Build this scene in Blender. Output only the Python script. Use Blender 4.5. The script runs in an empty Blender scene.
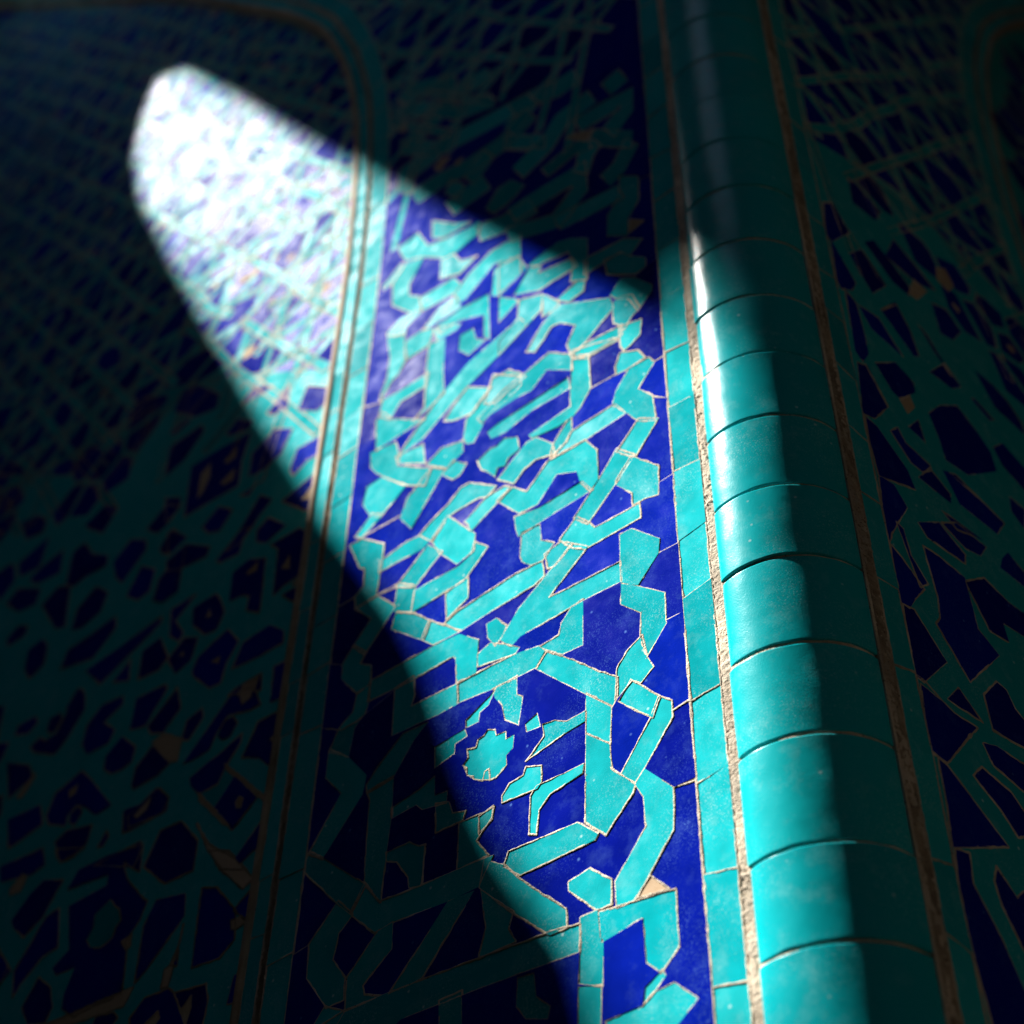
import bpy, bmesh, math, random
from mathutils import Vector, Matrix, noise
from mathutils.geometry import delaunay_2d_cdt
random.seed(7)
R = math.radians
CAMH = 1.6
# ------------------------------------------------------------------ camera survey
F_PX = 1600.0
def nrm(v):
    v = Vector(v); v.normalize(); return v
UPC = nrm((43, -1613, F_PX))
FW = Vector((0, 0, 1)); YC = FW - FW.dot(UPC) * UPC; YC.normalize()
XC = YC.cross(UPC)
def ray(x, y):
    d = Vector((x - 512, y - 512, F_PX))
    return Vector((XC.dot(d), YC.dot(d), UPC.dot(d)))
# the two wall faces that meet at the corner colonette: origin, along, outward normal (plan), eye at 0,0,CAMH
LW = (Vector((.1735, .985, 0)), Vector((-.7676, .6409, 0)), Vector((-.6409, -.7676, 0)))
RW = (Vector((.2985, .9665, 0)), Vector((.7658, .6431, 0)), Vector((.6431, -.7658, 0)))
COLC = Vector((.2402, 1.0172, 0)); COLR = .0745
def onwall(W, x, y):
    """survey point -> (s along wall, z above eye) on the wall face"""
    d = ray(x, y); t = W[0].dot(W[2]) / d.dot(W[2]); X = d * t
    return ((X - W[0]).dot(W[1]), X.z)
def P3(W, s, z, off=0.0):
    return W[0] + W[1] * s + W[2] * off + Vector((0, 0, z + CAMH))
def tr(x0, y0, size, polys, W):
    k = size / 1024.0
    return [[onwall(W, x0 + a * k, y0 + b * k) for a, b in p] for p in polys]

SC = bpy.context.scene
COL = SC.collection
def link(o): COL.objects.link(o); return o
def tag(o, label=None, cat=None, group=None, kind=None):
    if label: o['label'] = label
    if cat: o['category'] = cat
    if group: o['group'] = group
    if kind: o['kind'] = kind
    return o
def thing(name, loc, label, cat, group=None):
    o = bpy.data.objects.new(name, None); o.empty_display_size = .05
    link(o); o.location = loc
    return tag(o, label, cat, group)
def mesh_obj(name, bm, mat, parent=None, smooth=False):
    me = bpy.data.meshes.new(name); bm.to_mesh(me); bm.free()
    o = link(bpy.data.objects.new(name, me))
    me.materials.append(mat)
    if smooth:
        for p in me.polygons: p.use_smooth = True
    if parent:
        o.parent = parent
        me.transform(Matrix.Translation(-parent.location))
    return o

# ------------------------------------------------------------------ materials
def node(nt, typ, **kw):
    n = nt.nodes.new(typ)
    for k, v in kw.items():
        setattr(n, k, v)
    return n
def glaze(name, col, col2, pale, rough=.25, grain=1.0, spec=.00055, facet=.15):
    m = bpy.data.materials.new(name); m.use_nodes = True; nt = m.node_tree
    b = nt.nodes['Principled BSDF']; L = nt.links.new
    tc = node(nt, 'ShaderNodeTexCoord')
    at = node(nt, 'ShaderNodeAttribute', attribute_name='tile')
    mix = node(nt, 'ShaderNodeMix', data_type='RGBA')
    mix.inputs[6].default_value = (*col, 1); mix.inputs[7].default_value = (*col2, 1)
    ac = node(nt, 'ShaderNodeSeparateColor'); L(at.outputs['Color'], ac.inputs[0]); L(ac.outputs[0], mix.inputs[0])
    # mottled glaze
    n1 = node(nt, 'ShaderNodeTexNoise'); n1.inputs['Scale'].default_value = 45; n1.inputs['Detail'].default_value = 8; n1.inputs['Roughness'].default_value = .7
    L(tc.outputs['Object'], n1.inputs['Vector'])
    r1 = node(nt, 'ShaderNodeMapRange'); r1.inputs[1].default_value = .52; r1.inputs[2].default_value = .8; r1.inputs[3].default_value = 0; r1.inputs[4].default_value = .20
    L(n1.outputs['Fac'], r1.inputs[0])
    # fine pale speckle: wear, raised to paint the glare's sparkle into the colour
    n2 = node(nt, 'ShaderNodeTexNoise'); n2.inputs['Scale'].default_value = 640; n2.inputs['Detail'].default_value = 3; n2.inputs['Roughness'].default_value = .6
    L(tc.outputs['Object'], n2.inputs['Vector'])
    r2 = node(nt, 'ShaderNodeMapRange'); r2.inputs[1].default_value = .54; r2.inputs[2].default_value = .70; r2.inputs[3].default_value = 0; r2.inputs[4].default_value = .55
    L(n2.outputs['Fac'], r2.inputs[0])
    n2b = node(nt, 'ShaderNodeTexNoise'); n2b.inputs['Scale'].default_value = 14; n2b.inputs['Detail'].default_value = 4
    L(tc.outputs['Object'], n2b.inputs['Vector'])
    r2b = node(nt, 'ShaderNodeMapRange'); r2b.inputs[1].default_value = .42; r2b.inputs[2].default_value = .7
    L(n2b.outputs['Fac'], r2b.inputs[0])
    mm = node(nt, 'ShaderNodeMath', operation='MULTIPLY'); L(r2.outputs[0], mm.inputs[0]); L(r2b.outputs[0], mm.inputs[1])
    # white bubble pits
    vo = node(nt, 'ShaderNodeTexVoronoi'); vo.inputs['Scale'].default_value = 75
    L(tc.outputs['Object'], vo.inputs['Vector'])
    rv = node(nt, 'ShaderNodeMapRange'); rv.inputs[1].default_value = .05; rv.inputs[2].default_value = .14; rv.inputs[3].default_value = .75; rv.inputs[4].default_value = 0
    L(vo.outputs['Distance'], rv.inputs[0])
    sp = node(nt, 'ShaderNodeSeparateColor'); L(vo.outputs['Color'], sp.inputs[0])
    gt = node(nt, 'ShaderNodeMath', operation='GREATER_THAN'); gt.inputs[1].default_value = .8; L(sp.outputs[0], gt.inputs[0])
    pv = node(nt, 'ShaderNodeMath', operation='MULTIPLY'); L(rv.outputs[0], pv.inputs[0]); L(gt.outputs[0], pv.inputs[1])
    a1 = node(nt, 'ShaderNodeMath', operation='ADD'); L(mm.outputs[0], a1.inputs[0]); L(r1.outputs[0], a1.inputs[1])
    a2 = node(nt, 'ShaderNodeMath', operation='ADD', use_clamp=True); L(a1.outputs[0], a2.inputs[0]); L(pv.outputs[0], a2.inputs[1])
    m2 = node(nt, 'ShaderNodeMix', data_type='RGBA'); m2.inputs[7].default_value = (*pale, 1)
    L(a2.outputs[0], m2.inputs[0]); L(mix.outputs[2], m2.inputs[6]); L(m2.outputs[2], b.inputs['Base Color'])
    # gloss: varies
    rr = node(nt, 'ShaderNodeMapRange'); rr.inputs[1].default_value = .3; rr.inputs[2].default_value = .75; rr.inputs[3].default_value = rough - .02; rr.inputs[4].default_value = rough + .05
    L(n1.outputs['Fac'], rr.inputs[0]); L(rr.outputs[0], b.inputs['Roughness'])
    b.inputs['Specular IOR Level'].default_value = spec
    # bump: wavy glaze + orange-peel grain + scratches
    n3 = node(nt, 'ShaderNodeTexNoise'); n3.inputs['Scale'].default_value = 38; n3.inputs['Detail'].default_value = 2
    L(tc.outputs['Object'], n3.inputs['Vector'])
    n4 = node(nt, 'ShaderNodeTexNoise'); n4.inputs['Scale'].default_value = 700; n4.inputs['Detail'].default_value = 2
    L(tc.outputs['Object'], n4.inputs['Vector'])
    # every piece sits a little out of true: facets of slightly different tilt
    wv = node(nt, 'ShaderNodeTexNoise'); wv.inputs['Scale'].default_value = 48; wv.inputs['Detail'].default_value = 2.5
    L(tc.outputs['Object'], wv.inputs['Vector'])
    w1 = node(nt, 'ShaderNodeVectorMath', operation='SUBTRACT'); w1.inputs[1].default_value = (.5, .5, .5); L(wv.outputs['Color'], w1.inputs[0])
    w2 = node(nt, 'ShaderNodeVectorMath', operation='SCALE'); w2.inputs['Scale'].default_value = facet * 1.5; L(w1.outputs[0], w2.inputs[0])
    u1 = node(nt, 'ShaderNodeVectorMath', operation='SUBTRACT'); u1.inputs[1].default_value = (.5, .5, .5); L(at.outputs['Color'], u1.inputs[0])
    u2 = node(nt, 'ShaderNodeVectorMath', operation='SCALE'); u2.inputs['Scale'].default_value = facet * .6; L(u1.outputs[0], u2.inputs[0])
    w5 = node(nt, 'ShaderNodeVectorMath', operation='ADD'); L(w2.outputs[0], w5.inputs[0]); L(u2.outputs[0], w5.inputs[1]); w2 = w5
    ge = node(nt, 'ShaderNodeNewGeometry')
    w3 = node(nt, 'ShaderNodeVectorMath', operation='ADD'); L(w2.outputs[0], w3.inputs[0]); L(ge.outputs['Normal'], w3.inputs[1])
    w4 = node(nt, 'ShaderNodeVectorMath', operation='NORMALIZE'); L(w3.outputs[0], w4.inputs[0])
    b1 = node(nt, 'ShaderNodeBump'); b1.inputs['Distance'].default_value = .0003; L(w4.outputs[0], b1.inputs['Normal']); b1.inputs['Strength'].default_value = .6
    L(n3.outputs['Fac'], b1.inputs['Height'])
    b2 = node(nt, 'ShaderNodeBump'); b2.inputs['Distance'].default_value = .00007; b2.inputs['Strength'].default_value = grain
    L(n4.outputs['Fac'], b2.inputs['Height']); L(b1.outputs[0], b2.inputs['Normal']); L(b2.outputs[0], b.inputs['Normal'])
    return m
def rough_mat(name, c1, c2, scale=60, bump=.002, rough=.85, pits=True, dark=(.05, .03, .02)):
    m = bpy.data.materials.new(name); m.use_nodes = True; nt = m.node_tree
    b = nt.nodes['Principled BSDF']; L = nt.links.new
    tc = node(nt, 'ShaderNodeTexCoord')
    n1 = node(nt, 'ShaderNodeTexNoise'); n1.inputs['Scale'].default_value = scale; n1.inputs['Detail'].default_value = 8; n1.inputs['Roughness'].default_value = .7
    L(tc.outputs['Object'], n1.inputs['Vector'])
    cr = node(nt, 'ShaderNodeValToRGB'); cr.color_ramp.elements[0].position = .35; cr.color_ramp.elements[1].position = .65
    cr.color_ramp.elements[0].color = (*c1, 1); cr.color_ramp.elements[1].color = (*c2, 1)
    L(n1.outputs['Fac'], cr.inputs[0])
    out = cr.outputs[0]
    n2 = node(nt, 'ShaderNodeTexNoise'); n2.inputs['Scale'].default_value = scale * 6; n2.inputs['Detail'].default_value = 4
    L(tc.outputs['Object'], n2.inputs['Vector'])
    if pits:
        rp = node(nt, 'ShaderNodeMapRange'); rp.inputs[1].default_value = .36; rp.inputs[2].default_value = .31
        L(n2.outputs['Fac'], rp.inputs[0])
        mx = node(nt, 'ShaderNodeMix', data_type='RGBA'); mx.inputs[7].default_value = (*dark, 1)
        L(rp.outputs[0], mx.inputs[0]); L(out, mx.inputs[6]); out = mx.outputs[2]
    n5 = node(nt, 'ShaderNodeTexNoise'); n5.inputs['Scale'].default_value = scale * .22; n5.inputs['Detail'].default_value = 5
    L(tc.outputs['Object'], n5.inputs['Vector'])
    r5 = node(nt, 'ShaderNodeMapRange'); r5.inputs[1].default_value = .38; r5.inputs[2].default_value = .62; r5.inputs[3].default_value = .55; r5.inputs[4].default_value = 1
    L(n5.outputs['Fac'], r5.inputs[0])
    m5 = node(nt, 'ShaderNodeMix', data_type='RGBA', blend_type='MULTIPLY'); m5.inputs[0].default_value = 1
    cc = node(nt, 'ShaderNodeCombineColor'); [L(r5.outputs[0], cc.inputs[q]) for q in range(3)]
    L(out, m5.inputs[6]); L(cc.outputs[0], m5.inputs[7]); out = m5.outputs[2]
    L(out, b.inputs['Base Color']); b.inputs['Roughness'].default_value = rough; b.inputs['Specular IOR Level'].default_value = .25
    bp = node(nt, 'ShaderNodeBump'); bp.inputs['Distance'].default_value = bump; bp.inputs['Strength'].default_value = .8
    ad = node(nt, 'ShaderNodeMath', operation='ADD'); L(n1.outputs['Fac'], ad.inputs[0]); L(n2.outputs['Fac'], ad.inputs[1])
    L(ad.outputs[0], bp.inputs['Height']); L(bp.outputs[0], b.inputs['Normal'])
    return m
M_TURQ = glaze('turquoise_glaze', (.002, .30, .34), (.014, .45, .48), (.50, .72, .70))
M_COL = glaze('colonette_glaze', (.002, .38, .42), (.006, .45, .48), (.40, .66, .66), rough=.23, grain=1.6, spec=.055, facet=.07)
M_BLUE = glaze('cobalt_glaze', (.002, .006, .20), (.002, .017, .37), (.09, .19, .52), rough=.25)
M_BUFF = glaze('buff_glaze', (.42, .30, .19), (.55, .42, .28), (.7, .62, .5), rough=.42)
M_GROUT = rough_mat('lime_grout', (.58, .46, .32), (.76, .65, .50), 70)
M_CRACK = rough_mat('crumbling_mortar', (.30, .21, .13), (.60, .48, .33), 90, .004)
M_TAN = rough_mat('tan_plaster', (.38, .27, .17), (.52, .40, .27), 40, .001, pits=False)
M_BRICK = rough_mat('bare_masonry', (.27, .235, .20), (.39, .35, .30), 9, .004)
M_GROUND = rough_mat('stone_paving', (.24, .21, .17), (.36, .32, .26), 5, .004)

# ------------------------------------------------------------------ tile builder
def area_per(p):
    a = 0; l = 0
    for i in range(len(p)):
        q = p[i]; r = p[(i + 1) % len(p)]
        a += q[0] * r[1] - r[0] * q[1]; l += math.hypot(q[0] - r[0], q[1] - r[1])
    return abs(a) / 2, l
def tiles_bm(W, regions, h=.0005, tilt=.010, warp=None):
    """regions: lists of triangles/polys in (s,z); every region becomes one thin glazed slab, slightly out of level"""
    bm = bmesh.new(); col = bm.loops.layers.float_color.new('tile')
    for reg in regions:
        n = 0; cx = cz = 0
        for poly in reg:
            for p in poly: cx += p[0]; cz += p[1]; n += 1
        cx /= n; cz /= n
        ta, tb, tc, tv = random.gauss(0, tilt), random.gauss(0, tilt), random.gauss(0, .00012), random.random()
        tc_ = (tv, random.random(), random.random(), 1)
        vm = {}; vl = {}; cnt = {}
        def vert(p, low):
            k = (round(p[0], 6), round(p[1], 6)); d = vl if low else vm
            if k not in d:
                dz = max(-.0003, min(.0004, (p[0] - cx) * ta + (p[1] - cz) * tb + tc))
                o = -.003 if low else h + dz
                s_, z_, o_ = (p[0], p[1], o) if not warp else warp(p[0], p[1], o)
                d[k] = bm.verts.new(P3(W, s_, z_, o_))
            return d[k]
        fs = []
        for poly in reg:
            vs = [vert(p, False) for p in poly]
            if len(set(vs)) < 3: continue
            try: f = bm.faces.new(vs)
            except ValueError: continue
            fs.append(f)
            for i in range(len(poly)):
                e = (poly[i], poly[(i + 1) % len(poly)])
                k = frozenset((round(q[0], 6), round(q[1], 6)) for q in e); cnt.setdefault(k, []).append(e)
        for k, l in cnt.items():
            if len(l) == 1 and len(k) == 2:
                p, q = l[0]
                try: fs.append(bm.faces.new((vert(q, 0), vert(p, 0), vert(p, 1), vert(q, 1))))
                except ValueError: pass
        for f in fs:
            for l in f.loops: l[col] = tc_
    bmesh.ops.recalc_face_normals(bm, faces=bm.faces[:])
    return bm
def edge_set(regions):
    """outer edges of every region, shared ones once"""
    E = {}
    for reg in regions:
        cnt = {}
        for poly in reg:
            for i in range(len(poly)):
                p, q = poly[i], poly[(i + 1) % len(poly)]
                k = frozenset(((round(p[0], 5), round(p[1], 5)), (round(q[0], 5), round(q[1], 5))))
                cnt.setdefault(k, []).append((p, q))
        for k, l in cnt.items():
            if len(l) == 1 and len(k) == 2: E[k] = l[0]
    return list(E.values())
def grout_bm(W, edges, width=.0024, h=.00075, warp=None, seg=.004):
    """soft, uneven beads of grout pointed into the joints"""
    bm = bmesh.new()
    for p, q in edges:
        p = Vector(p); q = Vector(q); d = q - p; L = d.length
        if L < .0006: continue
        d /= L; nn = Vector((-d.y, d.x)); m = max(1, int(L / seg))
        rows = []
        hh = h + random.uniform(-.00005, .00005)
        for i in range(m + 1):
            t = -.15 * width / L if i == 0 else 1 + .15 * width / L if i == m else i / m
            c = p + d * (L * t)
            w1 = width * (.5 + .55 * noise.noise(Vector((c.x * 170, c.y * 170, 1.7)))); w2 = width * (.5 + .55 * noise.noise(Vector((c.x * 170, c.y * 170, 8.3))))
            j = 0 if i in (0, m) else .0005 * noise.noise(Vector((c.x * 120, c.y * 120, 4.1)))
            hz = hh + .00012 * noise.noise(Vector((c.x * 400, c.y * 400, 2.2)))
            row = []
            for a, o in ((-w1 - .0002, -.0006), (-w1 * .6, hz * .93), (w2 * .6, hz), (w2 + .0002, -.0006)):
                v = c + nn * (a + j); s_, z_, o_ = (v.x, v.y, o) if not warp else warp(v.x, v.y, o)
                row.append(bm.verts.new(P3(W, s_, z_, o_)))
            rows.append(row)
        for a, b in zip(rows, rows[1:]):
            for k in range(3): bm.faces.new((a[k], a[k + 1], b[k + 1], b[k]))
    bmesh.ops.recalc_face_normals(bm, faces=bm.faces[:])
    return bm
def cells(outer, tri_polys, joints, amin=3e-6, thin=.0008):
    """planar subdivision. tri_polys: [(class, polygon)]; later entries win. returns class -> regions"""
    vs, es, fs, cl = [], [], [], []
    def add(p):
        i = len(vs); vs.extend(Vector(q) for q in p); return list(range(i, i + len(p)))
    fs.append(add(outer)); cl.append('bg')
    for c, p in tri_polys:
        if area_per(p)[0] < 1e-7: continue
        # orient ccw
        a = sum(p[i][0] * p[(i + 1) % len(p)][1] - p[(i + 1) % len(p)][0] * p[i][1] for i in range(len(p)))
        fs.append(add(p if a > 0 else p[::-1])); cl.append(c)
    for j in joints:
        ids = add(j)
        for a, b in zip(ids, ids[1:]): es.append((a, b))
    V, E, Fc, ov, oe, of = delaunay_2d_cdt(vs, es, fs, 0, 2e-5, True)
    cons = set()
    for e, o in zip(E, oe):
        if len(o): cons.add(frozenset(e))
    cls = []
    for o in of:
        cls.append(cl[max(o)] if len(o) and 0 in o else None)
    e2f = {}
    for i, f in enumerate(Fc):
        if cls[i] is None: continue
        for a, b in zip(f, f[1:] + f[:1]): e2f.setdefault(frozenset((a, b)), []).append(i)
    seen = set(); out = {}
    for i in range(len(Fc)):
        if cls[i] is None or i in seen: continue
        st = [i]; seen.add(i); reg = []
        while st:
            j = st.pop(); reg.append(j); f = Fc[j]
            for a, b in zip(f, f[1:] + f[:1]):
                k = frozenset((a, b))
                if k in cons: continue
                for q in e2f.get(k, ()):
                    if q not in seen: seen.add(q); st.append(q)
        # area and perimeter
        A = 0; per = 0; cnt = {}
        for j in reg:
            f = Fc[j]; A += area_per([V[v] for v in f])[0]
            for a, b in zip(f, f[1:] + f[:1]):
                k = frozenset((a, b)); cnt[k] = cnt.get(k, 0) + 1
        for k, n in cnt.items():
            if n == 1:
                a, b = tuple(k); per += (V[a] - V[b]).length
        if A < amin or 2 * A / max(per, 1e-9) < thin: continue
        out.setdefault(cls[i], []).append([[tuple(V[v]) for v in Fc[j]] for j in reg])
    return out
def strap(pts, w):
    """polyline with width -> polygon (trace units)"""
    n = len(pts); Lf, Rt = [], []
    for i, p in enumerate(pts):
        p = Vector(p)
        d1 = (p - Vector(pts[i - 1])).normalized() if i else None
        d2 = (Vector(pts[i + 1]) - p).normalized() if i < n - 1 else None
        if d1 is None: d1 = d2
        if d2 is None: d2 = d1
        t = (d1 + d2)
        t = t.normalized() if t.length > .1 else d1
        nn = Vector((-t.y, t.x)); k = 1 / max(.5, nn.dot(Vector((-d1.y, d1.x))))
        Lf.append(tuple(p + nn * w / 2 * k)); Rt.append(tuple(p - nn * w / 2 * k))
    return Lf + Rt[::-1]
def put_tiles(nm, W, regs, mt, t, warp=None):
    if nm != 'buff_tiling':
        mesh_obj(nm, tiles_bm(W, regs, warp=warp), mt, t); return
    regs = sorted(regs, key=lambda r: -sum(area_per(p)[0] for p in r))
    for r in regs[:100]: mesh_obj('buff_inlay', tiles_bm(W, [r], warp=warp), mt, t)
    if len(regs) > 100: tag(mesh_obj('small_buff_inlays', tiles_bm(W, regs[100:], warp=warp), mt, t), kind='stuff')
def bed(name, W, outer, off, mat, parent, grid=None):
    bm = bmesh.new()
    vs = [bm.verts.new(P3(W, s, z, off)) for s, z in outer]
    vb = [bm.verts.new(P3(W, s, z, off - .02)) for s, z in outer]
    bm.faces.new(vs); bm.faces.new(vb[::-1])
    for i in range(len(vs)):
        j = (i + 1) % len(vs); bm.faces.new((vs[j], vs[i], vb[i], vb[j]))
    bmesh.ops.recalc_face_normals(bm, faces=bm.faces[:])
    return mesh_obj(name, bm, mat, parent)
# ------------------------------------------------------------------ surveyed tile outlines (each list: survey window, then outlines)
def T_(x0, y0, size, polys): return tr(x0, y0, size, polys, LW)
def grow(polys, k=1.08):
    out = []
    for p in polys:
        c = (sum(q[0] for q in p) / len(p), sum(q[1] for q in p) / len(p))
        out.append([(c[0] + (q[0] - c[0]) * k, c[1] + (q[1] - c[1]) * k) for q in p])
    return out
def Rr(x0, y0, size, polys): return tr(x0, y0, size, polys, RW)
def GL(x0, y0, size, polys): return grow(T_(x0, y0, size, polys))
def GR(x0, y0, size, polys): return grow(Rr(x0, y0, size, polys))
FT = []
# lower field
FT += T_(480, 740, 240, [
 [(458,-22),(550,19),(558,127),(610,160),(662,190),(650,230),(540,400),(455,350)],
 [(705,130),(825,205),(825,385),(665,680),(590,712),(585,605),(715,370),(705,240),(670,190)],
 [(385,610),(470,555),(560,600),(560,700),(500,725),(385,640)],
 [(515,740),(835,640),(848,885),(775,990),(715,950),(700,755),(525,860)],
 [(105,540),(125,480),(415,360),(500,405),(490,425),(175,575)],
 [(0,630),(20,520),(105,540),(170,600),(365,725),(370,800),(300,830),(150,740)],
 [(100,240),(130,190),(190,155),(200,120),(260,115),(260,180),(245,205),(100,265)],
 [(245,200),(440,110),(435,140),(300,230),(250,300),(240,400),(215,400),(220,240)],
 [(0,330),(55,290),(50,340),(0,395)]])
FG = T_(480, 740, 240, [[(730,580),(810,635),(665,680)]])
FT += T_(520, 600, 200, [
 [(345,485),(470,545),(460,735),(345,685)],
 [(570,415),(715,500),(680,595),(510,520)],
 [(715,500),(775,520),(780,600),(640,860),(590,935),(525,890),(680,595)],
 [(130,270),(215,290),(410,375),(500,400),(495,510),(475,545),(340,480),(85,350)],
 [(500,400),(505,350),(550,270),(625,190),(640,260),(650,300),(680,345),(620,420),(575,410),(495,510)],
 [(320,5),(320,230),(215,280),(110,240),(205,185),(220,120),(270,40)],
 [(120,640),(180,620),(240,630),(330,580),(330,620),(230,680),(40,820),(130,700)]])
FT.append([onwall(LW, *p) for p in [(580.8,924.8),(579.6,951.7),(480,988),(401,1019),(380,1040),(330,1060),(300,1040),(344.5,1011.5),(480,958.7),(560,930)]])
FT.append([onwall(LW, *p) for p in [(458.2,683.5),(515.8,655.2),(538.6,647.9),(545.5,653),(536.6,667.4),(496.2,687.4),(458,703)]])
FT.append([onwall(LW, *p) for p in [(622.5,584),(664.5,594.2),(665.5,620),(666.5,623.4),(647,656.6),(642,636),(642.6,611.7),(622.5,603.6)]])
FT.append([onwall(LW, *p) for p in [(572.7,545),(586.4,548),(547.3,599.7),(620.6,562.6),(621.6,581),(582.5,600.7),(520.7,635.7),(512,645.4),(502,639.6),(520,609.5)]])
FT.append([onwall(LW, *p) for p in [(446.4,623),(457.7,612.4),(516,575),(541.6,562.6),(543.6,576),(533.8,585),(485,615),(461,630.8)]])
FT += T_(480, 824, 240, [
 [(435,405),(500,375),(510,490),(525,500),(525,690),(425,680),(432,545)],
 [(425,700),(520,695),(515,980),(420,980)],
 [(10,290),(140,380),(120,450),(150,500),(0,570),(30,440)],
 [(165,660),(230,640),(240,740),(300,780),(290,830),(200,830),(160,780)],
 [(540,845),(700,780),(750,720),(830,680),(930,745),(840,860),(700,930),(560,900)],
 [(700,770),(710,700),(780,630),(790,650),(740,720)]])
FT += T_(300, 740, 200, [
 [(10,660),(50,580),(120,610),(290,715),(335,740),(260,890),(190,830)],
 [(335,740),(410,830),(560,775),(800,675),(985,600),(915,750),(770,820),(470,935),(385,985),(260,890)],
 [(530,-29),(655,-89),(585,0),(480,190),(345,270),(345,230),(400,140)],
 [(480,190),(470,390),(440,600),(412,828),(335,735),(345,500),(360,310),(345,270)],
 [(155,55),(250,95),(340,185),(320,280),(120,605),(50,580),(220,270),(140,190)],
 [(475,350),(610,260),(690,190),(690,290),(755,265),(750,320),(630,355),(600,330),(475,400)],
 [(700,330),(760,320),(780,380),(845,370),(830,410),(700,470)],
 [(445,580),(560,530),(610,550),(640,540),(620,740),(565,750),(560,700),(500,620),(450,620)],
 [(820,430),(960,370),(990,350),(980,400),(900,520),(960,590),(810,660)]])
FT += T_(280, 824, 200, [
 [(300,400),(370,465),(300,560),(270,700),(330,790),(325,900),(240,940),(140,790),(150,620)],
 [(500,560),(575,510),(570,640),(420,830),(430,880),(520,880),(430,920),(335,960),(345,790)],
 [(865,400),(990,350),(725,790),(560,870)],
 [(820,910),(930,860),(930,1100),(820,1100)],
 [(230,940),(180,1024),(140,1100),(250,1100),(330,965)]])
FT += T_(340, 580, 200, [
 [(160,520),(490,335),(610,285),(705,315),(695,475),(605,525),(600,400),(585,385),(370,510),(145,620)],
 [(92,590),(150,545),(145,620),(125,690),(75,760),(45,905),(-50,880),(0,760),(70,680)],
 [(285,560),(375,500),(380,590),(360,655),(430,620),(600,540),(600,635),(500,690),(270,795)],
 [(760,230),(800,205),(850,240),(830,290),(800,330),(765,290)],
 [(710,385),(770,330),(860,335),(915,350),(900,375),(710,440)],
 [(280,200),(295,165),(370,175),(460,215),(425,305),(270,250)],
 [(460,215),(615,265),(480,330),(425,305)],
 [(300,25),(385,35),(365,165),(285,160)],
 [(655,870),(700,860),(710,820),(740,800),(760,770),(795,770),(800,800),(850,780),(850,820),(890,800),(885,860),(850,900),(850,950),(800,1010),(775,1020),(770,960),(740,980),(730,1024),(690,1020),(690,1000),(655,1000),(655,960),(635,950),(660,910)],
 [(650,720),(770,600),(800,560),(760,640),(715,680),(710,725),(650,755)],
 [(790,560),(905,500),(905,590),(935,600),(915,740),(850,715),(835,640),(800,600)],
 [(490,860),(640,770),(650,800),(590,840),(585,890),(490,960)],
 [(955,740),(1010,690),(1024,750),(960,775)]])
FT += T_(240, 540, 200, [
 [(570,30),(625,0),(735,25),(720,145),(695,290),(620,335),(595,350),(595,290),(640,235),(645,145),(620,140)],
 [(600,350),(700,290),(795,345),(640,580),(585,545),(680,400)],
 [(585,545),(640,580),(610,640),(670,650),(665,740),(600,780),(525,710),(530,640)]])
FT += T_(520, 420, 200, [
 [(525,840),(740,890),(745,1020),(630,1024),(620,970),(525,940)][:0] or [(520,590),(570,565),(710,615),(705,685),(605,840),(525,835)],
 [(330,110),(390,160),(395,310),(360,355),(315,310),(300,260),(190,275),(90,430),(0,475),(-110,415),(-45,350),(35,375),(150,210)],
 [(-20,500),(100,455),(315,320),(365,360),(200,460),(0,590),(-10,560)],
 [(15,580),(100,540),(105,620),(170,635),(115,720),(60,740),(20,720),(10,700)],
 [(135,690),(210,630),(265,640),(180,745),(150,755)],
 [(500,155),(580,185),(500,310),(350,525),(285,500),(420,290)],
 [(610,0),(700,0),(590,185),(505,160)],
 [(570,195),(705,240),(705,380),(640,400),(585,430),(580,370),(500,330),(500,310)],
 [(210,615),(290,505),(350,530),(380,560),(420,540),(610,435),(615,500),(340,655),(275,650)]])
FT += T_(360, 420, 200, [
 [(285,880),(510,750),(580,680),(590,630),(650,655),(555,790),(530,820),(270,980)],
 [(445,890),(550,815),(550,910),(450,1010)],
 [(350,645),(415,680),(285,850),(195,850)],
 [(370,620),(450,500),(585,590),(580,670),(500,735),(415,680)],
 [(110,725),(240,630),(305,600),(350,625),(325,655),(190,725),(105,775)],
 [(310,590),(370,520),(460,430),(520,350),(560,330),(690,345),(650,390),(610,395),(500,460),(450,495),(370,620)],
 [(560,530),(545,520),(650,400),(740,345),(770,350),(620,510),(575,560)],
 [(40,345),(110,300),(230,340),(110,490),(60,490),(20,430)],
 [(60,490),(110,490),(10,600),(-15,595)],
 [(60,240),(60,170),(180,120),(200,190),(190,240),(360,255),(330,330),(220,330),(90,270)],
 [(215,500),(250,400),(370,250),(430,260),(265,545)],
 [(195,190),(320,130),(330,220),(200,220)],
 [(350,225),(420,150),(525,115),(525,165),(450,240)],
 [(430,280),(480,215),(540,230),(510,280),(480,300)],
 [(610,210),(670,150),(700,140),(740,100),(800,95),(810,150),(760,190),(740,230),(700,240),(690,280),(660,260),(630,250)],
 [(715,300),(770,230),(860,120),(900,100),(980,130),(990,170),(900,200),(840,250),(790,320)],
 [(775,355),(860,385),(885,365),(960,420),(860,465),(810,465),(720,420)][:0] or [(-400,-400),(-399,-400),(-400,-399)]])
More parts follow.
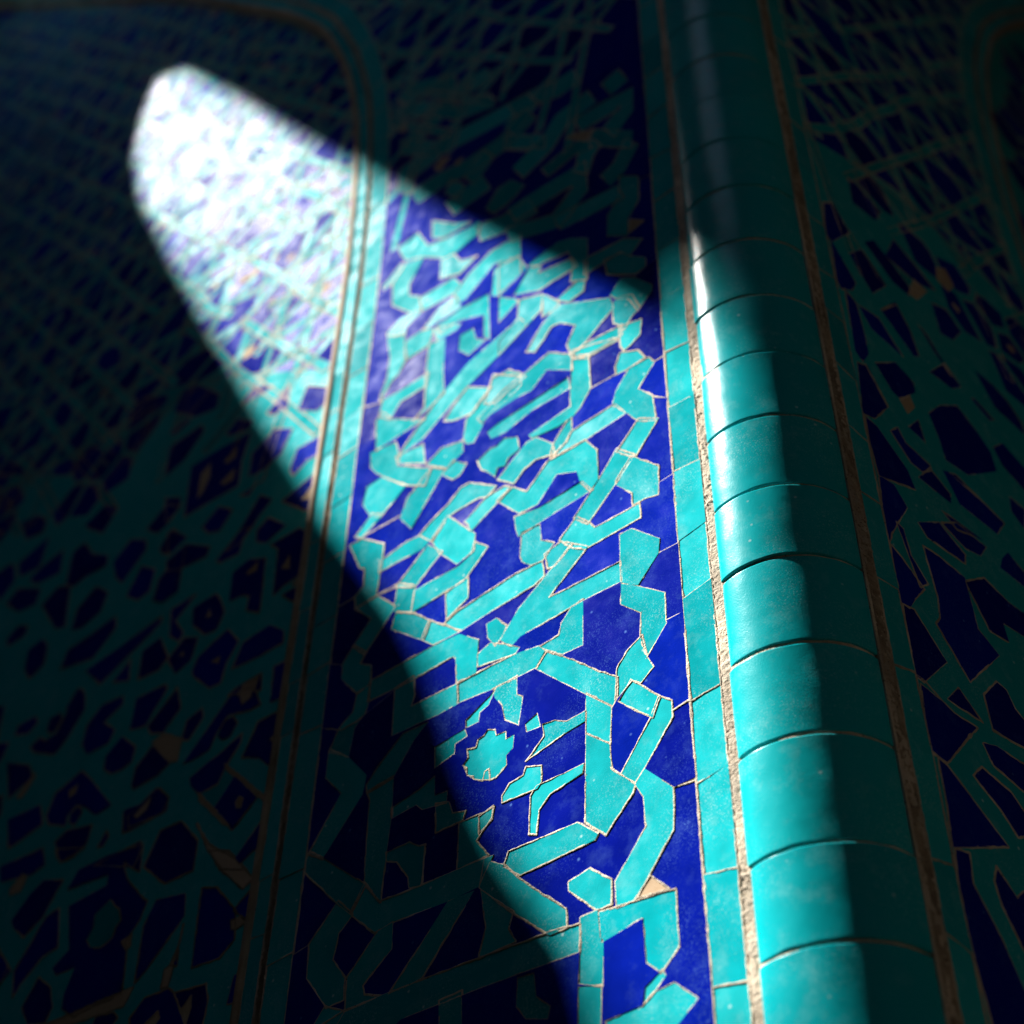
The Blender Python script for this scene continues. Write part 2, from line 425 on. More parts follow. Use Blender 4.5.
FT += T_(360, 320, 160, [
 [(110,830),(110,650),(140,600),(200,640),(330,645),(405,640),(230,750)],
 [(130,610),(150,520),(240,470),(430,350),(420,420),(260,520),(195,630)],
 [(290,810),(410,640),(530,475),(700,280),(1024,0),(1060,40),(860,250),(680,430),(500,640),(400,760),(250,870)],
 [(450,160),(540,130),(530,320),(535,470),(440,560),(350,640),(420,560),(430,350)],
 [(185,110),(280,100),(280,160),(290,260),(240,350),(200,390),(130,520),(140,480),(180,370),(200,240)],
 [(300,140),(400,70),(470,60),(440,160),(300,250)],
 [(480,60),(640,30),(620,60),(500,130)],
 [(650,100),(720,60),(740,130),(800,130),(700,220),(640,190)],
 [(690,440),(830,440),(720,590),(650,620),(600,640),(550,640),(600,560)],
 [(850,380),(950,330),(1024,350),(1024,420),(960,490),(850,580),(800,640),(730,780),(690,790),(670,760),(690,640),(830,450)]])
FT += T_(480, 340, 160, [
 [(60,590),(120,540),(560,250),(570,310),(330,450),(160,590),(80,625)],
 [(600,110),(690,105),(700,320),(640,430),(600,480),(500,550),(340,620),(330,610),(590,430),(585,310)],
 [(590,90),(600,75),(860,0),(870,5),(700,100),(690,110),(600,108)],
 [(440,90),(580,100),(585,190),(430,185),(330,320),(230,370),(60,480),(20,520),(0,500),(150,330),(290,220)],
 [(75,290),(90,230),(280,240),(180,320),(100,400),(40,400)],
 [(480,660),(560,530),(580,510),(585,580),(550,650),(460,740)],
 [(590,590),(860,420),(930,470),(670,640),(470,755),(560,650)]])
# upper field
FT += T_(500, 240, 180, [
 [(740,735),(845,675),(872,700),(780,855),(862,890),(880,1000),(880,1024),(790,1024),(715,970),(650,935),(670,860)],
 [(665,720),(690,650),(780,635),(815,670),(720,735),(670,760)],
 [(690,500),(800,460),(790,540),(745,590),(710,620),(695,600)],
 [(650,370),(680,330),(745,320),(790,390),(750,430),(710,500),(690,480),(655,470)],
 [(640,310),(690,230),(760,220),(860,260),(860,290),(790,390),(740,330),(680,330)],
 [(330,380),(620,340),(640,390),(500,560),(450,620),(410,640),(390,590),(440,480),(350,465),(290,490),(250,560),(200,630),(160,630),(240,490)],
 [(250,320),(330,355),(330,380),(250,430)],
 [(115,345),(235,315),(230,400),(0,650),(0,580),(110,440)],
 [(0,330),(80,340),(100,350),(0,460)],
 [(0,130),(100,100),(150,160),(80,230),(0,300)],
 [(85,310),(175,155),(230,160),(210,200),(410,110),(430,150),(230,280)],
 [(400,0),(490,0),(490,120),(490,220),(410,230),(415,180),(430,150),(400,60),(260,120),(200,150),(170,140),(330,20)],
 [(490,110),(700,0),(800,0),(740,80),(690,60),(600,120),(490,190)],
 [(600,120),(690,80),(740,100),(820,110),(820,150),(770,190),(620,190)],
 [(335,340),(440,240),(480,240),(470,290),(400,345)],
 [(410,650),(470,600),(690,490),(690,545),(500,655),(420,680)][:0] or [(430,640),(480,600),(685,495),(688,540),(500,650),(430,670)]])
FT += T_(360, 220, 160, [
 [(250,180),(370,90),(430,170),(570,120),(700,60),(760,20),(760,80),(620,200),(540,240),(400,230),(300,260)],
 [(215,410),(290,290),(400,250),(310,420),(310,490),(380,500),(390,580),(330,590),(215,540)],
 [(390,500),(600,380),(640,420),(600,470),(400,580)],
 [(520,370),(530,260),(600,230),(640,270),(740,240),(640,340)],
 [(610,480),(700,350),(850,200),(1024,100),(1024,230),(860,280),(680,500),(620,540)],
 [(870,320),(1024,240),(1024,350),(900,480),(850,480)],
 [(650,570),(820,480),(830,760),(800,740),(800,600),(640,640),(520,720),(500,680)],
 [(180,725),(260,640),(340,600),(390,590),(290,690),(285,740),(185,740)],
 [(410,700),(520,560),(610,500),(640,560),(500,650),(440,690)],
 [(470,10),(600,30),(700,20),(540,110),(470,110)],
 [(150,430),(260,290),(290,290),(200,410),(160,440)]])
def ST(x0, y0, size, straps): return T_(x0, y0, size, [strap(p, w * 1.18) for p, w in straps])
FT += ST(370, 80, 160, [
 ([(215,150),(300,60),(480,20)],70), ([(500,-20),(500,180)],80), ([(530,110),(760,-40)],65), ([(200,190),(480,190),(560,210),(780,130)],72),
 ([(430,230),(320,330),(250,420)],65), ([(200,430),(440,440),(820,240),(1024,130)],72), ([(420,460),(240,600),(230,720)],75),
 ([(290,750),(460,640),(640,550),(860,400),(1024,220)],72), ([(870,400),(1030,410)],70), ([(760,480),(640,640)],65), ([(740,660),(520,820)],75),
 ([(560,660),(530,740)],75), ([(1040,810),(860,920),(700,980)],80)])
FT += T_(370, 80, 160, [[(750,820),(780,770),(820,700),(900,650),(980,680),(940,730),(880,790),(800,850)]])
FT += ST(510, 80, 160, [
 ([(20,190),(150,110),(300,60),(420,-20)],75), ([(150,130),(0,320)],65), ([(0,395),(220,395)],65), ([(60,590),(230,420),(330,260),(420,190),(520,110)],75),
 ([(640,-20),(700,50)],110), ([(440,290),(620,180),(740,120),(740,190),(640,330)],72), ([(520,370),(780,380)],85), ([(780,400),(700,560),(620,640)],72),
 ([(460,590),(490,470),(540,400)],70), ([(230,590),(400,450),(500,410)],50), ([(20,860),(240,720),(440,600),(450,700),(300,900),(180,940),(0,990)],70),
 ([(310,920),(520,810),(700,720)],70), ([(760,620),(760,760),(690,880),(690,990)],95)])
FG += T_(510, 80, 160, [[(360,380),(400,345),(540,320),(490,400),(440,390)], [(770,890),(860,900),(760,985)]])
FG += T_(370, 80, 160, [[(410,570),(460,500),(520,490),(450,580)], [(540,530),(600,490),(570,550)], [(190,330),(210,270),(235,290),(220,340)]])
FJ = []
def J(x0, y0, size, ls):
    k = size / 1024
    for l in ls: FJ.append([onwall(LW, x0 + a * k, y0 + b * k) for a, b in l])
J(520, 420, 200, [[(710,325),(800,268)], [(705,685),(825,625)], [(0,850),(0,851)]])
J(520, 600, 200, [[(745,110),(860,50)], [(780,570),(880,505)], [(640,870),(790,960),(910,905)], [(780,490),(800,420),(680,345)]])
J(480, 740, 240, [[(825,205),(930,170)], [(810,640),(960,565)], [(845,830),(960,795)], [(385,610),(400,500),(400,480)]])
J(480, 824, 240, [[(930,745),(1000,710)], [(300,780),(430,700)]])
J(360, 320, 160, [[(20,560),(140,530)], [(-10,810),(110,745)], [(70,260),(190,220)]])
J(360, 420, 200, [[(-30,400),(110,300)], [(90,900),(210,850)], [(0,610),(230,480)]])
J(240, 540, 200, [[(470,365),(595,290)], [(430,635),(530,645)], [(390,960),(520,975),(600,930),(800,770)]])
J(280, 824, 200, [[(30,700),(155,620)], [(340,790),(330,960)]])
J(340, 580, 200, [[(185,80),(300,20)]])
J(360, 220, 160, [[(150,190),(260,130)], [(160,440),(215,410)]])
J(500, 240, 180, [[(740,240),(905,95)], [(760,450),(925,370)], [(870,700),(950,650)], [(510,850),(720,735)], [(860,890),(960,900)]])
J(510, 80, 160, [[(800,390),(895,345)], [(820,640),(910,600)], [(860,900),(930,850)]])
# recessed panel, left
LB = []; LG = []; LT = []
LB += GL(120, 680, 180, [
 [(50,75),(200,0),(210,20),(90,220),(15,240)], [(110,230),(270,20),(285,130),(190,260),(130,265)], [(300,300),(330,200),(410,130),(415,180),(340,300)],
 [(325,425),(590,40),(700,20),(730,110),(680,140),(560,170),(500,260),(460,350),(380,400)], [(510,280),(540,200),(590,175),(610,210),(570,280),(530,300)],
 [(355,520),(470,420),(500,400),(630,280),(620,330),(540,460),(500,550),(400,600),(360,560)], [(650,400),(735,210),(890,130),(850,470),(790,440),(740,400)],
 [(600,520),(725,620),(580,810),(490,690)], [(800,690),(770,910),(700,930),(630,1000),(605,975)], [(20,560),(40,470),(130,350),(220,440),(150,510),(30,580)],
 [(0,800),(0,740),(150,590),(215,640),(180,720)], [(90,1024),(180,830),(290,780),(375,880),(350,1040),(200,1110)]])
LG += T_(120, 680, 180, [[(630,60),(640,20),(700,0),(690,60),(640,100)], [(800,300),(880,210),(870,270),(820,320)], [(600,660),(620,625),(640,640),(630,690),(605,690)],
 [(20,740),(130,620),(100,700),(40,755)], [(130,320),(200,270),(300,300),(270,430),(220,430)], [(540,440),(800,650),(800,690),(760,650),(555,480)], [(390,600),(560,790),(530,780),(395,650)],
 [(380,780),(450,900),(600,980),(640,1040),(520,1040),(440,930)]])
LB += GL(120, 844, 180, [
 [(400,300),(410,230),(490,225),(590,350),(580,500),(500,600),(355,650),(380,450)], [(590,340),(700,210),(740,230),(710,400),(640,380)], [(150,300),(300,265),(295,380),(100,660),(30,740),(80,440)],
 [(225,650),(270,570),(260,660)], [(0,960),(80,850),(210,800),(240,830),(320,1100),(0,1100)],
 [(250,820),(420,770),(430,860),(400,990),(320,1010),(290,920)], [(590,720),(655,690),(630,860),(550,870)], [(480,1060),(620,985),(610,1080)]])
LG += T_(120, 844, 180, [[(500,100),(450,0),(560,0),(700,160),(640,220)], [(570,400),(630,370),(660,410),(600,450),(570,450)], [(290,900),(340,830),(340,900),(310,980)], [(70,1000),(150,920),(160,960),(110,1024)],
 [(220,660),(280,520),(300,420),(260,600),(210,780),(170,790),(190,680)]])
LB += GL(0, 844, 180, [
 [(345,240),(400,140),(560,60),(740,0),(720,150),(640,100),(650,180),(740,290),(760,300),(720,400),(640,520),(650,560),(620,800),(480,850),(370,910),(310,870),(320,800),(380,650),(280,690),(260,660),(350,560),(350,330),(550,220),(560,160)],
 [(20,400),(120,260),(190,190),(290,185),(180,380),(80,490),(30,440)], [(20,830),(30,690),(200,400),(270,350),(260,560),(180,610),(60,760)], [(70,900),(160,740),(220,790),(230,900),(190,980),(100,990)],
 [(-40,180),(-40,100),(180,0),(190,90),(120,140)], [(270,50),(265,0),(420,-10),(300,65)], [(450,1040),(490,950),(580,930),(600,960),(540,1040)]])
LT += T_(0, 844, 180, [[(430,520),(470,440),(480,370),(520,330),(570,285),(620,340),(630,400),(600,440),(580,500),(560,520),(510,560),(450,560)]])
LG += T_(0, 844, 180, [[(190,1000),(480,870),(650,800),(700,780),(640,890),(300,1010)], [(630,520),(690,480),(680,550),(650,570)], [(0,230),(70,140),(100,150),(60,240),(0,260)]])
LB += GL(0, 680, 180, [
 [(545,470),(560,400),(640,300),(710,350),(690,430),(640,470),(580,495)], [(425,330),(450,230),(530,120),(640,70),(640,110),(540,210),(595,250),(560,320),(450,375)],
 [(135,340),(190,290),(210,310),(270,270),(330,150),(330,130),(390,30),(420,50),(420,140),(330,290),(260,380),(150,370)], [(220,250),(240,190),(290,160),(300,190),(260,260),(230,270)],
 [(40,280),(60,230),(150,180),(160,210),(110,270)], [(230,780),(220,740),(270,620),(410,500),(450,540),(560,680),(480,730),(430,690),(380,680),(330,740),(320,790)],
 [(340,780),(350,730),(390,690),(410,720),(370,790)],
 [(265,890),(330,830),(460,800),(430,900),(360,970),(290,1000)], [(650,830),(660,710),(740,680),(850,590),(895,640),(880,710),(720,800)], [(0,640),(0,450),(110,460),(130,520),(40,600)],
 [(0,920),(0,770),(170,690),(180,790),(60,880)], [(500,920),(550,830),(560,860),(530,910)], [(480,1024),(740,890),(730,960),(700,1024)]])
LG += T_(0, 680, 180, [[(340,600),(390,560),(380,610),(340,640)], [(40,640),(140,500),(150,520),(70,640)]])
LB += GL(160, 520, 180, [
 [(145,560),(150,470),(270,390),(290,420),(310,490),(270,580),(210,610)], [(355,420),(375,270),(460,200),(545,190),(530,330),(510,480),(440,470),(460,390),(410,390)],
 [(370,800),(430,660),(570,570),(640,600),(640,660),(500,740)], [(650,390),(800,300),(780,360),(720,430)], [(140,820),(170,750),(240,680),(330,600),(385,660),(320,780),(290,880),(230,910),(150,850)],
 [(600,380),(630,130),(590,110),(740,20),(810,50),(760,120),(740,270),(660,320)], [(300,200),(280,190),(400,40),(480,0),(420,80),(400,150)], [(0,250),(0,200),(100,110),(230,120),(210,170),(70,240)],
 [(20,480),(150,400),(40,540),(80,600),(60,650),(10,620)], [(0,760),(90,640),(160,640),(120,760),(40,830)], [(600,800),(710,750),(690,940),(580,990)], [(340,960),(380,920),(520,840),(515,930)]])
LG += T_(160, 520, 180, [[(440,270),(510,200),(500,250),(450,275)], [(640,240),(690,160),(690,240)], [(700,330),(740,290),(720,330)], [(390,960),(420,900),(510,855),(490,920),(440,950)], [(240,770),(290,740),(280,780)],
 [(60,740),(80,710),(90,740)], [(215,520),(235,470),(240,510)]])
LB += GL(160, 380, 180, [
 [(0,500),(20,350),(190,230),(200,260),(100,410)], [(105,730),(150,460),(310,360),(460,280),(410,430),(390,560),(200,670)], [(340,270),(400,190),(480,200),(460,240),(360,280)],
 [(470,500),(490,380),(610,250),(700,250),(640,380),(540,470)], [(700,470),(740,360),(920,250),(880,370),(790,420),(720,500)], [(660,650),(880,460),(860,700),(780,700)],
 [(200,800),(290,690),(360,710),(290,820),(230,830)], [(415,620),(490,570),(460,620)], [(420,800),(520,630),(580,650),(410,880),(340,930)], [(505,880),(510,820),(570,750),(660,790),(560,880)],
 [(0,840),(30,820),(90,860),(0,960)], [(-10,640),(70,640),(60,700),(-10,770)], [(430,100),(540,40),(600,0),(500,0)], [(570,150),(690,0),(680,120),(600,160)], [(750,130),(800,0),(950,10),(930,60),(850,130)],
 [(50,140),(100,30),(180,0),(290,50),(270,120),(160,170)], [(20,270),(130,180),(120,210),(40,280)]])
LG += T_(160, 380, 180, [[(170,640),(190,500),(250,430),(240,520),(200,600)], [(320,430),(390,350),(390,400),(340,440)], [(300,550),(380,470),(370,530),(320,560)], [(760,640),(850,530),(865,550),(800,640)]])
LB += GL(0, 500, 180, [
 [(90,100),(180,60),(220,90),(200,150),(110,190)], [(450,110),(560,0),(620,20),(540,150),(470,130)], [(340,440),(380,270),(440,220),(480,280),(560,290),(550,340),(440,400),(380,450)],
 [(620,400),(610,320),(700,200),(780,200),(780,250),(650,430)], [(680,510),(760,350),(830,370),(800,480),(740,530)], [(870,240),(930,140),(1010,180),(930,260),(880,270)], [(800,130),(900,0),(980,0),(900,110),(850,150)],
 [(200,570),(290,470),(350,470),(320,680),(270,690)], [(370,700),(400,590),(500,470),(560,500),(520,600),(430,680)], [(310,920),(350,820),(470,740),(600,640),(600,700),(480,860)],
 [(460,930),(620,820),(860,640),(850,680),(680,850),(530,1000)], [(740,980),(770,830),(860,760),(900,860),(850,930)], [(600,1000),(690,880),(680,990)], [(830,530),(860,420),(1000,250),(960,480),(880,540)],
 [(0,760),(60,690),(110,690),(90,740),(0,800)], [(100,930),(120,830),(190,770),(220,800),(200,900),(120,980)], [(130,420),(200,350),(310,260),(290,380),(170,440)], [(0,560),(60,480),(180,480),(150,560),(60,600)]])
# right wall
RB = []; RG = []; RJ = []
RB += GR(844, 524, 180, [
 [(390,840),(340,470),(400,500),(570,780),(450,885)], [(300,420),(270,130),(330,200),(450,370),(400,420),(370,470)], [(300,0),(340,40),(380,180),(470,330),(430,350)],
 [(460,150),(540,200),(680,320),(750,590),(860,730),(710,870),(530,560),(550,530),(540,430)], [(430,0),(540,0),(680,170),(680,220),(480,80)], [(560,0),(640,0),(800,130),(770,180),(690,140)],
 [(900,200),(930,170),(1024,280),(1024,360),(890,250)], [(700,340),(800,320),(930,450),(1024,520),(1024,640),(900,560),(930,660),(830,600),(740,420)]])
RB += GR(864, 684, 160, [
 [(370,20),(500,120),(570,190),(710,280),(530,490),(430,420),(400,250)], [(540,100),(605,35),(750,240),(640,170)], [(480,490),(540,540),(900,1024),(570,1024),(520,700)],
 [(710,600),(765,550),(940,700),(1024,830),(1024,960),(980,970),(870,800)], [(770,390),(850,410),(1024,520),(1024,690),(830,520)], [(775,75),(850,0),(910,50),(960,160),(1024,240),(1024,400),(830,290)]])
RB += GR(844, 844, 180, [
 [(640,60),(720,90),(740,250),(890,540),(1000,800),(1024,850),(1024,1024),(850,1024),(760,700),(690,500)], [(870,140),(980,310),(1024,270),(1024,600),(900,350),(860,220)]])
RB += GR(844, 364, 180, [
 [(75,0),(130,20),(245,240),(170,300),(105,270)], [(180,0),(290,0),(390,110),(395,160),(320,200),(270,150)], [(125,310),(190,370),(350,600),(390,700),(200,630),(150,450)],
 [(270,390),(310,370),(350,450),(480,570),(490,600),(440,610),(380,560)], [(365,360),(420,320),(460,450)], [(200,650),(280,700),(350,820),(310,890),(270,960),(260,1010),(230,900)],
 [(490,290),(550,250),(640,250),(740,380),(820,500),(850,600),(700,620),(580,540),(550,440)], [(490,50),(570,0),(660,130),(610,140)],
 [(570,620),(640,640),(900,900),(860,960),(660,800)], [(430,650),(490,600),(600,740),(600,790)], [(750,50),(850,130),(930,220),(1000,330),(1024,400),(860,250)], [(720,200),(740,200),(850,320),(820,320)],
 [(850,480),(900,460),(1024,600),(1024,720),(900,580)], [(940,760),(1024,830),(1024,940),(950,840)], [(560,840),(620,880),(780,1000),(640,940)]])
RB += GR(804, 204, 180, [
 [(110,0),(160,0),(250,160),(160,210),(125,170)], [(155,220),(290,450),(270,490),(210,480),(185,430)], [(260,290),(330,270),(460,460),(385,505)], [(350,230),(400,220),(600,480),(590,520),(500,440)],
 [(235,500),(300,580),(350,780),(360,850),(330,890),(290,830)], [(310,580),(420,650),(560,870),(380,710)], [(440,610),(520,570),(600,720),(650,860),(620,860)], [(640,680),(700,750),(830,970),(740,850)],
 [(470,300),(510,210),(620,340),(740,490),(640,450)]])
RG += Rr(804, 204, 180, [[(590,510),(620,430),(700,500),(640,550)], [(745,360),(800,370),(850,470),(820,505),(750,430)]])
RG += Rr(844, 364, 180, [[(310,200),(370,180),(400,250),(360,290)]])
def JR(x0, y0, size, ls):
    k = size / 1024
    for l in ls: RJ.append([onwall(RW, x0 + a * k, y0 + b * k) for a, b in l])
JR(844, 524, 180, [[(400,850),(450,885),(560,1010)], [(330,450),(400,490)], [(430,890),(560,790)], [(580,790),(720,1024)], [(700,880),(860,730)]])
JR(864, 684, 160, [[(750,240),(1024,430)], [(540,510),(680,320)], [(430,430),(540,520)], [(610,30),(750,240)], [(680,320),(780,400)]])
JR(844, 364, 180, [[(245,240),(350,440),(480,560)], [(165,305),(110,270)], [(350,30),(410,180),(570,530),(560,600)], [(490,560),(610,740)], [(570,600),(900,880)], [(120,0),(245,240)]])
JR(804, 204, 180, [[(160,0),(420,420),(650,680)], [(220,490),(420,640),(620,880)], [(270,840),(330,890),(440,1024)], [(430,610),(540,560)]])


# ------------------------------------------------------------------ the arch line shared by both walls (s, z above eye)
def arch_path(top=True):
    base = [(.463, -1.2), (.463, .2), (.463, 1.2), (.463, 1.62), (.465, 1.80), (.474, 1.98), (.491, 2.15), (.514, 2.28), (.553, 2.43), (.600, 2.56), (.648, 2.67),
            (.764, 2.86), (.946, 3.11), (1.20, 3.45), (1.63, 3.95), (2.33, 4.75), (2.80, 5.28)]
    out = []
    for i in range(len(base) - 1):
        a, b = base[i], base[i + 1]
        p0 = base[max(0, i - 1)]; p3 = base[min(len(base) - 1, i + 2)]
        n = 2 if i < 3 else 5
        for k in range(n):
            t = k / n
            q = []
            for c in (0, 1):
                m1 = (b[c] - p0[c]) / 2 if i else b[c] - a[c]; m2 = (p3[c] - a[c]) / 2
                if i < 3: m1 = m2 = b[c] - a[c]
                q.append((2*t**3-3*t*t+1)*a[c] + (t**3-2*t*t+t)*m1 + (-2*t**3+3*t*t)*b[c] + (t**3-t*t)*m2)
            out.append(tuple(q))
    out.append(base[-1])
    return out
ARCH = arch_path()
def offset(path, d):
    out = []
    for i, p in enumerate(path):
        a = path[max(0, i - 1)]; b = path[min(len(path) - 1, i + 1)]
        t = (Vector(b) - Vector(a)).normalized(); nn = Vector((t.y, -t.x))   # towards +s / down: inside of the panel
        out.append((p[0] + nn.x * d, p[1] + nn.y * d))
    return out
def band_tiles(d0, d1, joints):
    """tiles of a band along the arch path, cut at arc-length joints"""
    P = ARCH; A = offset(P, d0); B = offset(P, d1)
    L = [0]
    for i in range(1, len(P)): L.append(L[-1] + (Vector(P[i]) - Vector(P[i - 1])).length)
    def at(Q, l):
        for i in range(1, len(L)):
            if L[i] >= l:
                t = (l - L[i - 1]) / (L[i] - L[i - 1]); return (Q[i-1][0] + (Q[i][0]-Q[i-1][0]) * t, Q[i-1][1] + (Q[i][1]-Q[i-1][1]) * t)
        return Q[-1]
    regs = []
    js = [j for j in joints if 0 < j < L[-1]] + [L[-1]]
    prev = 0; skew0 = 0
    for j in js:
        sk = random.uniform(-.002, .003)
        ls = [prev] + [l for l in L if prev + .004 < l < j - .004] + [j]
        top = [(at(A, l + (skew0 if l == prev else sk if l == j else 0)), at(B, l)) for l in ls]
        regs.append([[a[0], a[1], b[1], b[0]] for a, b in zip(top, top[1:])])
        prev = j; skew0 = sk
    return regs
ZB, ZT = -1.2, 4.6
def voro_cells(s0, s1, z0, z1, inside, size, rnd, shrink=.80, keep=1.0):
    """irregular hand-cut cells for the parts of the field too soft in the photo to survey"""
    sx, sz = size; pts = []
    ny = int((z1 - z0) / sz) + 2; nx = int((s1 - s0) / sx) + 2
    G = {}
    for j in range(-1, ny + 1):
        for i in range(-1, nx + 1):
            G[i, j] = Vector((s0 + (i + .5 * (j % 2) + rnd.uniform(-.36, .36)) * sx, z0 + (j + rnd.uniform(-.36, .36)) * sz))
    out = []
    for (i, j), c in G.items():
        if not inside(c.x, c.y) or rnd.random() > keep: continue
        poly = [c + Vector((a * sx * 1.6, b * sz * 1.6)) for a, b in ((-1, -1), (1, -1), (1, 1), (-1, 1))]
        wmin = rnd.uniform(.0035, .0060)
        for di in (-2, -1, 0, 1, 2):
            for dj in (-2, -1, 0, 1, 2):
                o = G.get((i + di, j + dj))
                if o is None or (di == 0 and dj == 0): continue
                nn = (o - c); d = nn.length; nn /= d; lim = d / 2 - wmin
                new = []
                for k in range(len(poly)):
                    a = poly[k]; b = poly[(k + 1) % len(poly)]; fa = (a - c).dot(nn) - lim; fb = (b - c).dot(nn) - lim
                    if fa <= 0: new.append(a)
                    if fa * fb < 0: new.append(a + (b - a) * (fa / (fa - fb)))
                poly = new
                if len(poly) < 3: break
            if len(poly) < 3: break
        if len(poly) >= 3:
            p = []
            for q in poly:
                if not p or (Vector(p[-1]) - q).length > .004: p.append((q.x, q.y))
            if len(p) >= 3 and area_per(p)[0] > 9e-5: out.append(p)
    return out
def clear_of(p, done, pad=.006):
    xs = [q[0] for q in p]; ys = [q[1] for q in p]
    for d in done:
        dx = [q[0] for q in d]; dy = [q[1] for q in d]
        if max(xs) < min(dx) - pad or min(xs) > max(dx) + pad or max(ys) < min(dy) - pad or min(ys) > max(dy) + pad: continue
        for A, B in ((p, d), (d, p)):
            n = len(A)
            for i in range(n):
                for t in (0, .5):
                    x = A[i][0] + (A[(i + 1) % n][0] - A[i][0]) * t; y = A[i][1] + (A[(i + 1) % n][1] - A[i][1]) * t
                    if inpoly(x, y, B): return False
                    for k in range(len(B)):
                        if math.hypot(B[k][0] - x, B[k][1] - y) < pad: return False
    return True
def inpoly(x, y, p):
    c = False; n = len(p)
    for i in range(n):
        x1, y1 = p[i]; x2, y2 = p[(i + 1) % n]
        if (y1 > y) != (y2 > y) and x < (x2 - x1) * (y - y1) / (y2 - y1) + x1: c = not c
    return c

def lattice(zone, rnd, sp=.070, w=.0145):
    """angular strapwork: crossing straps in four directions, broken here and there"""
    xs = [p[0] for p in zone]; ys = [p[1] for p in zone]; cx, cy = sum(xs) / len(xs), sum(ys) / len(ys)
    R_ = math.hypot(max(xs) - min(xs), max(ys) - min(ys)) / 2; out = []
    for ang, k in ((8, 1.15), (52, 1.0), (99, 1.2), (144, 1.05)):
        d = Vector((math.cos(R(ang)), math.sin(R(ang)))); nn = Vector((-d.y, d.x)); n = int(R_ / sp / k) + 1
        for i in range(-n, n + 1):
            o = Vector((cx, cy)) + nn * (i * sp * k + rnd.uniform(-.008, .008)); t = -R_
            while t < R_:
                l = rnd.uniform(.09, .34); a = o + d * t; b = o + d * (t + l); kink = nn * rnd.uniform(-.012, .012)
                pts = [tuple(a), tuple((a + b) / 2 + kink), tuple(b + kink)]
                if any(inpoly(a.x + (b.x - a.x) * q / 8, a.y + (b.y - a.y) * q / 8, zone) for q in range(9)): out.append(strap(pts, w * rnd.uniform(.8, 1.2)))
                o = o + kink if abs((o + kink - Vector((cx, cy))).dot(nn) - i * sp * k) < .02 else o
                t += l + (rnd.uniform(.02, .09) if rnd.random() < .3 else .001)
    return out
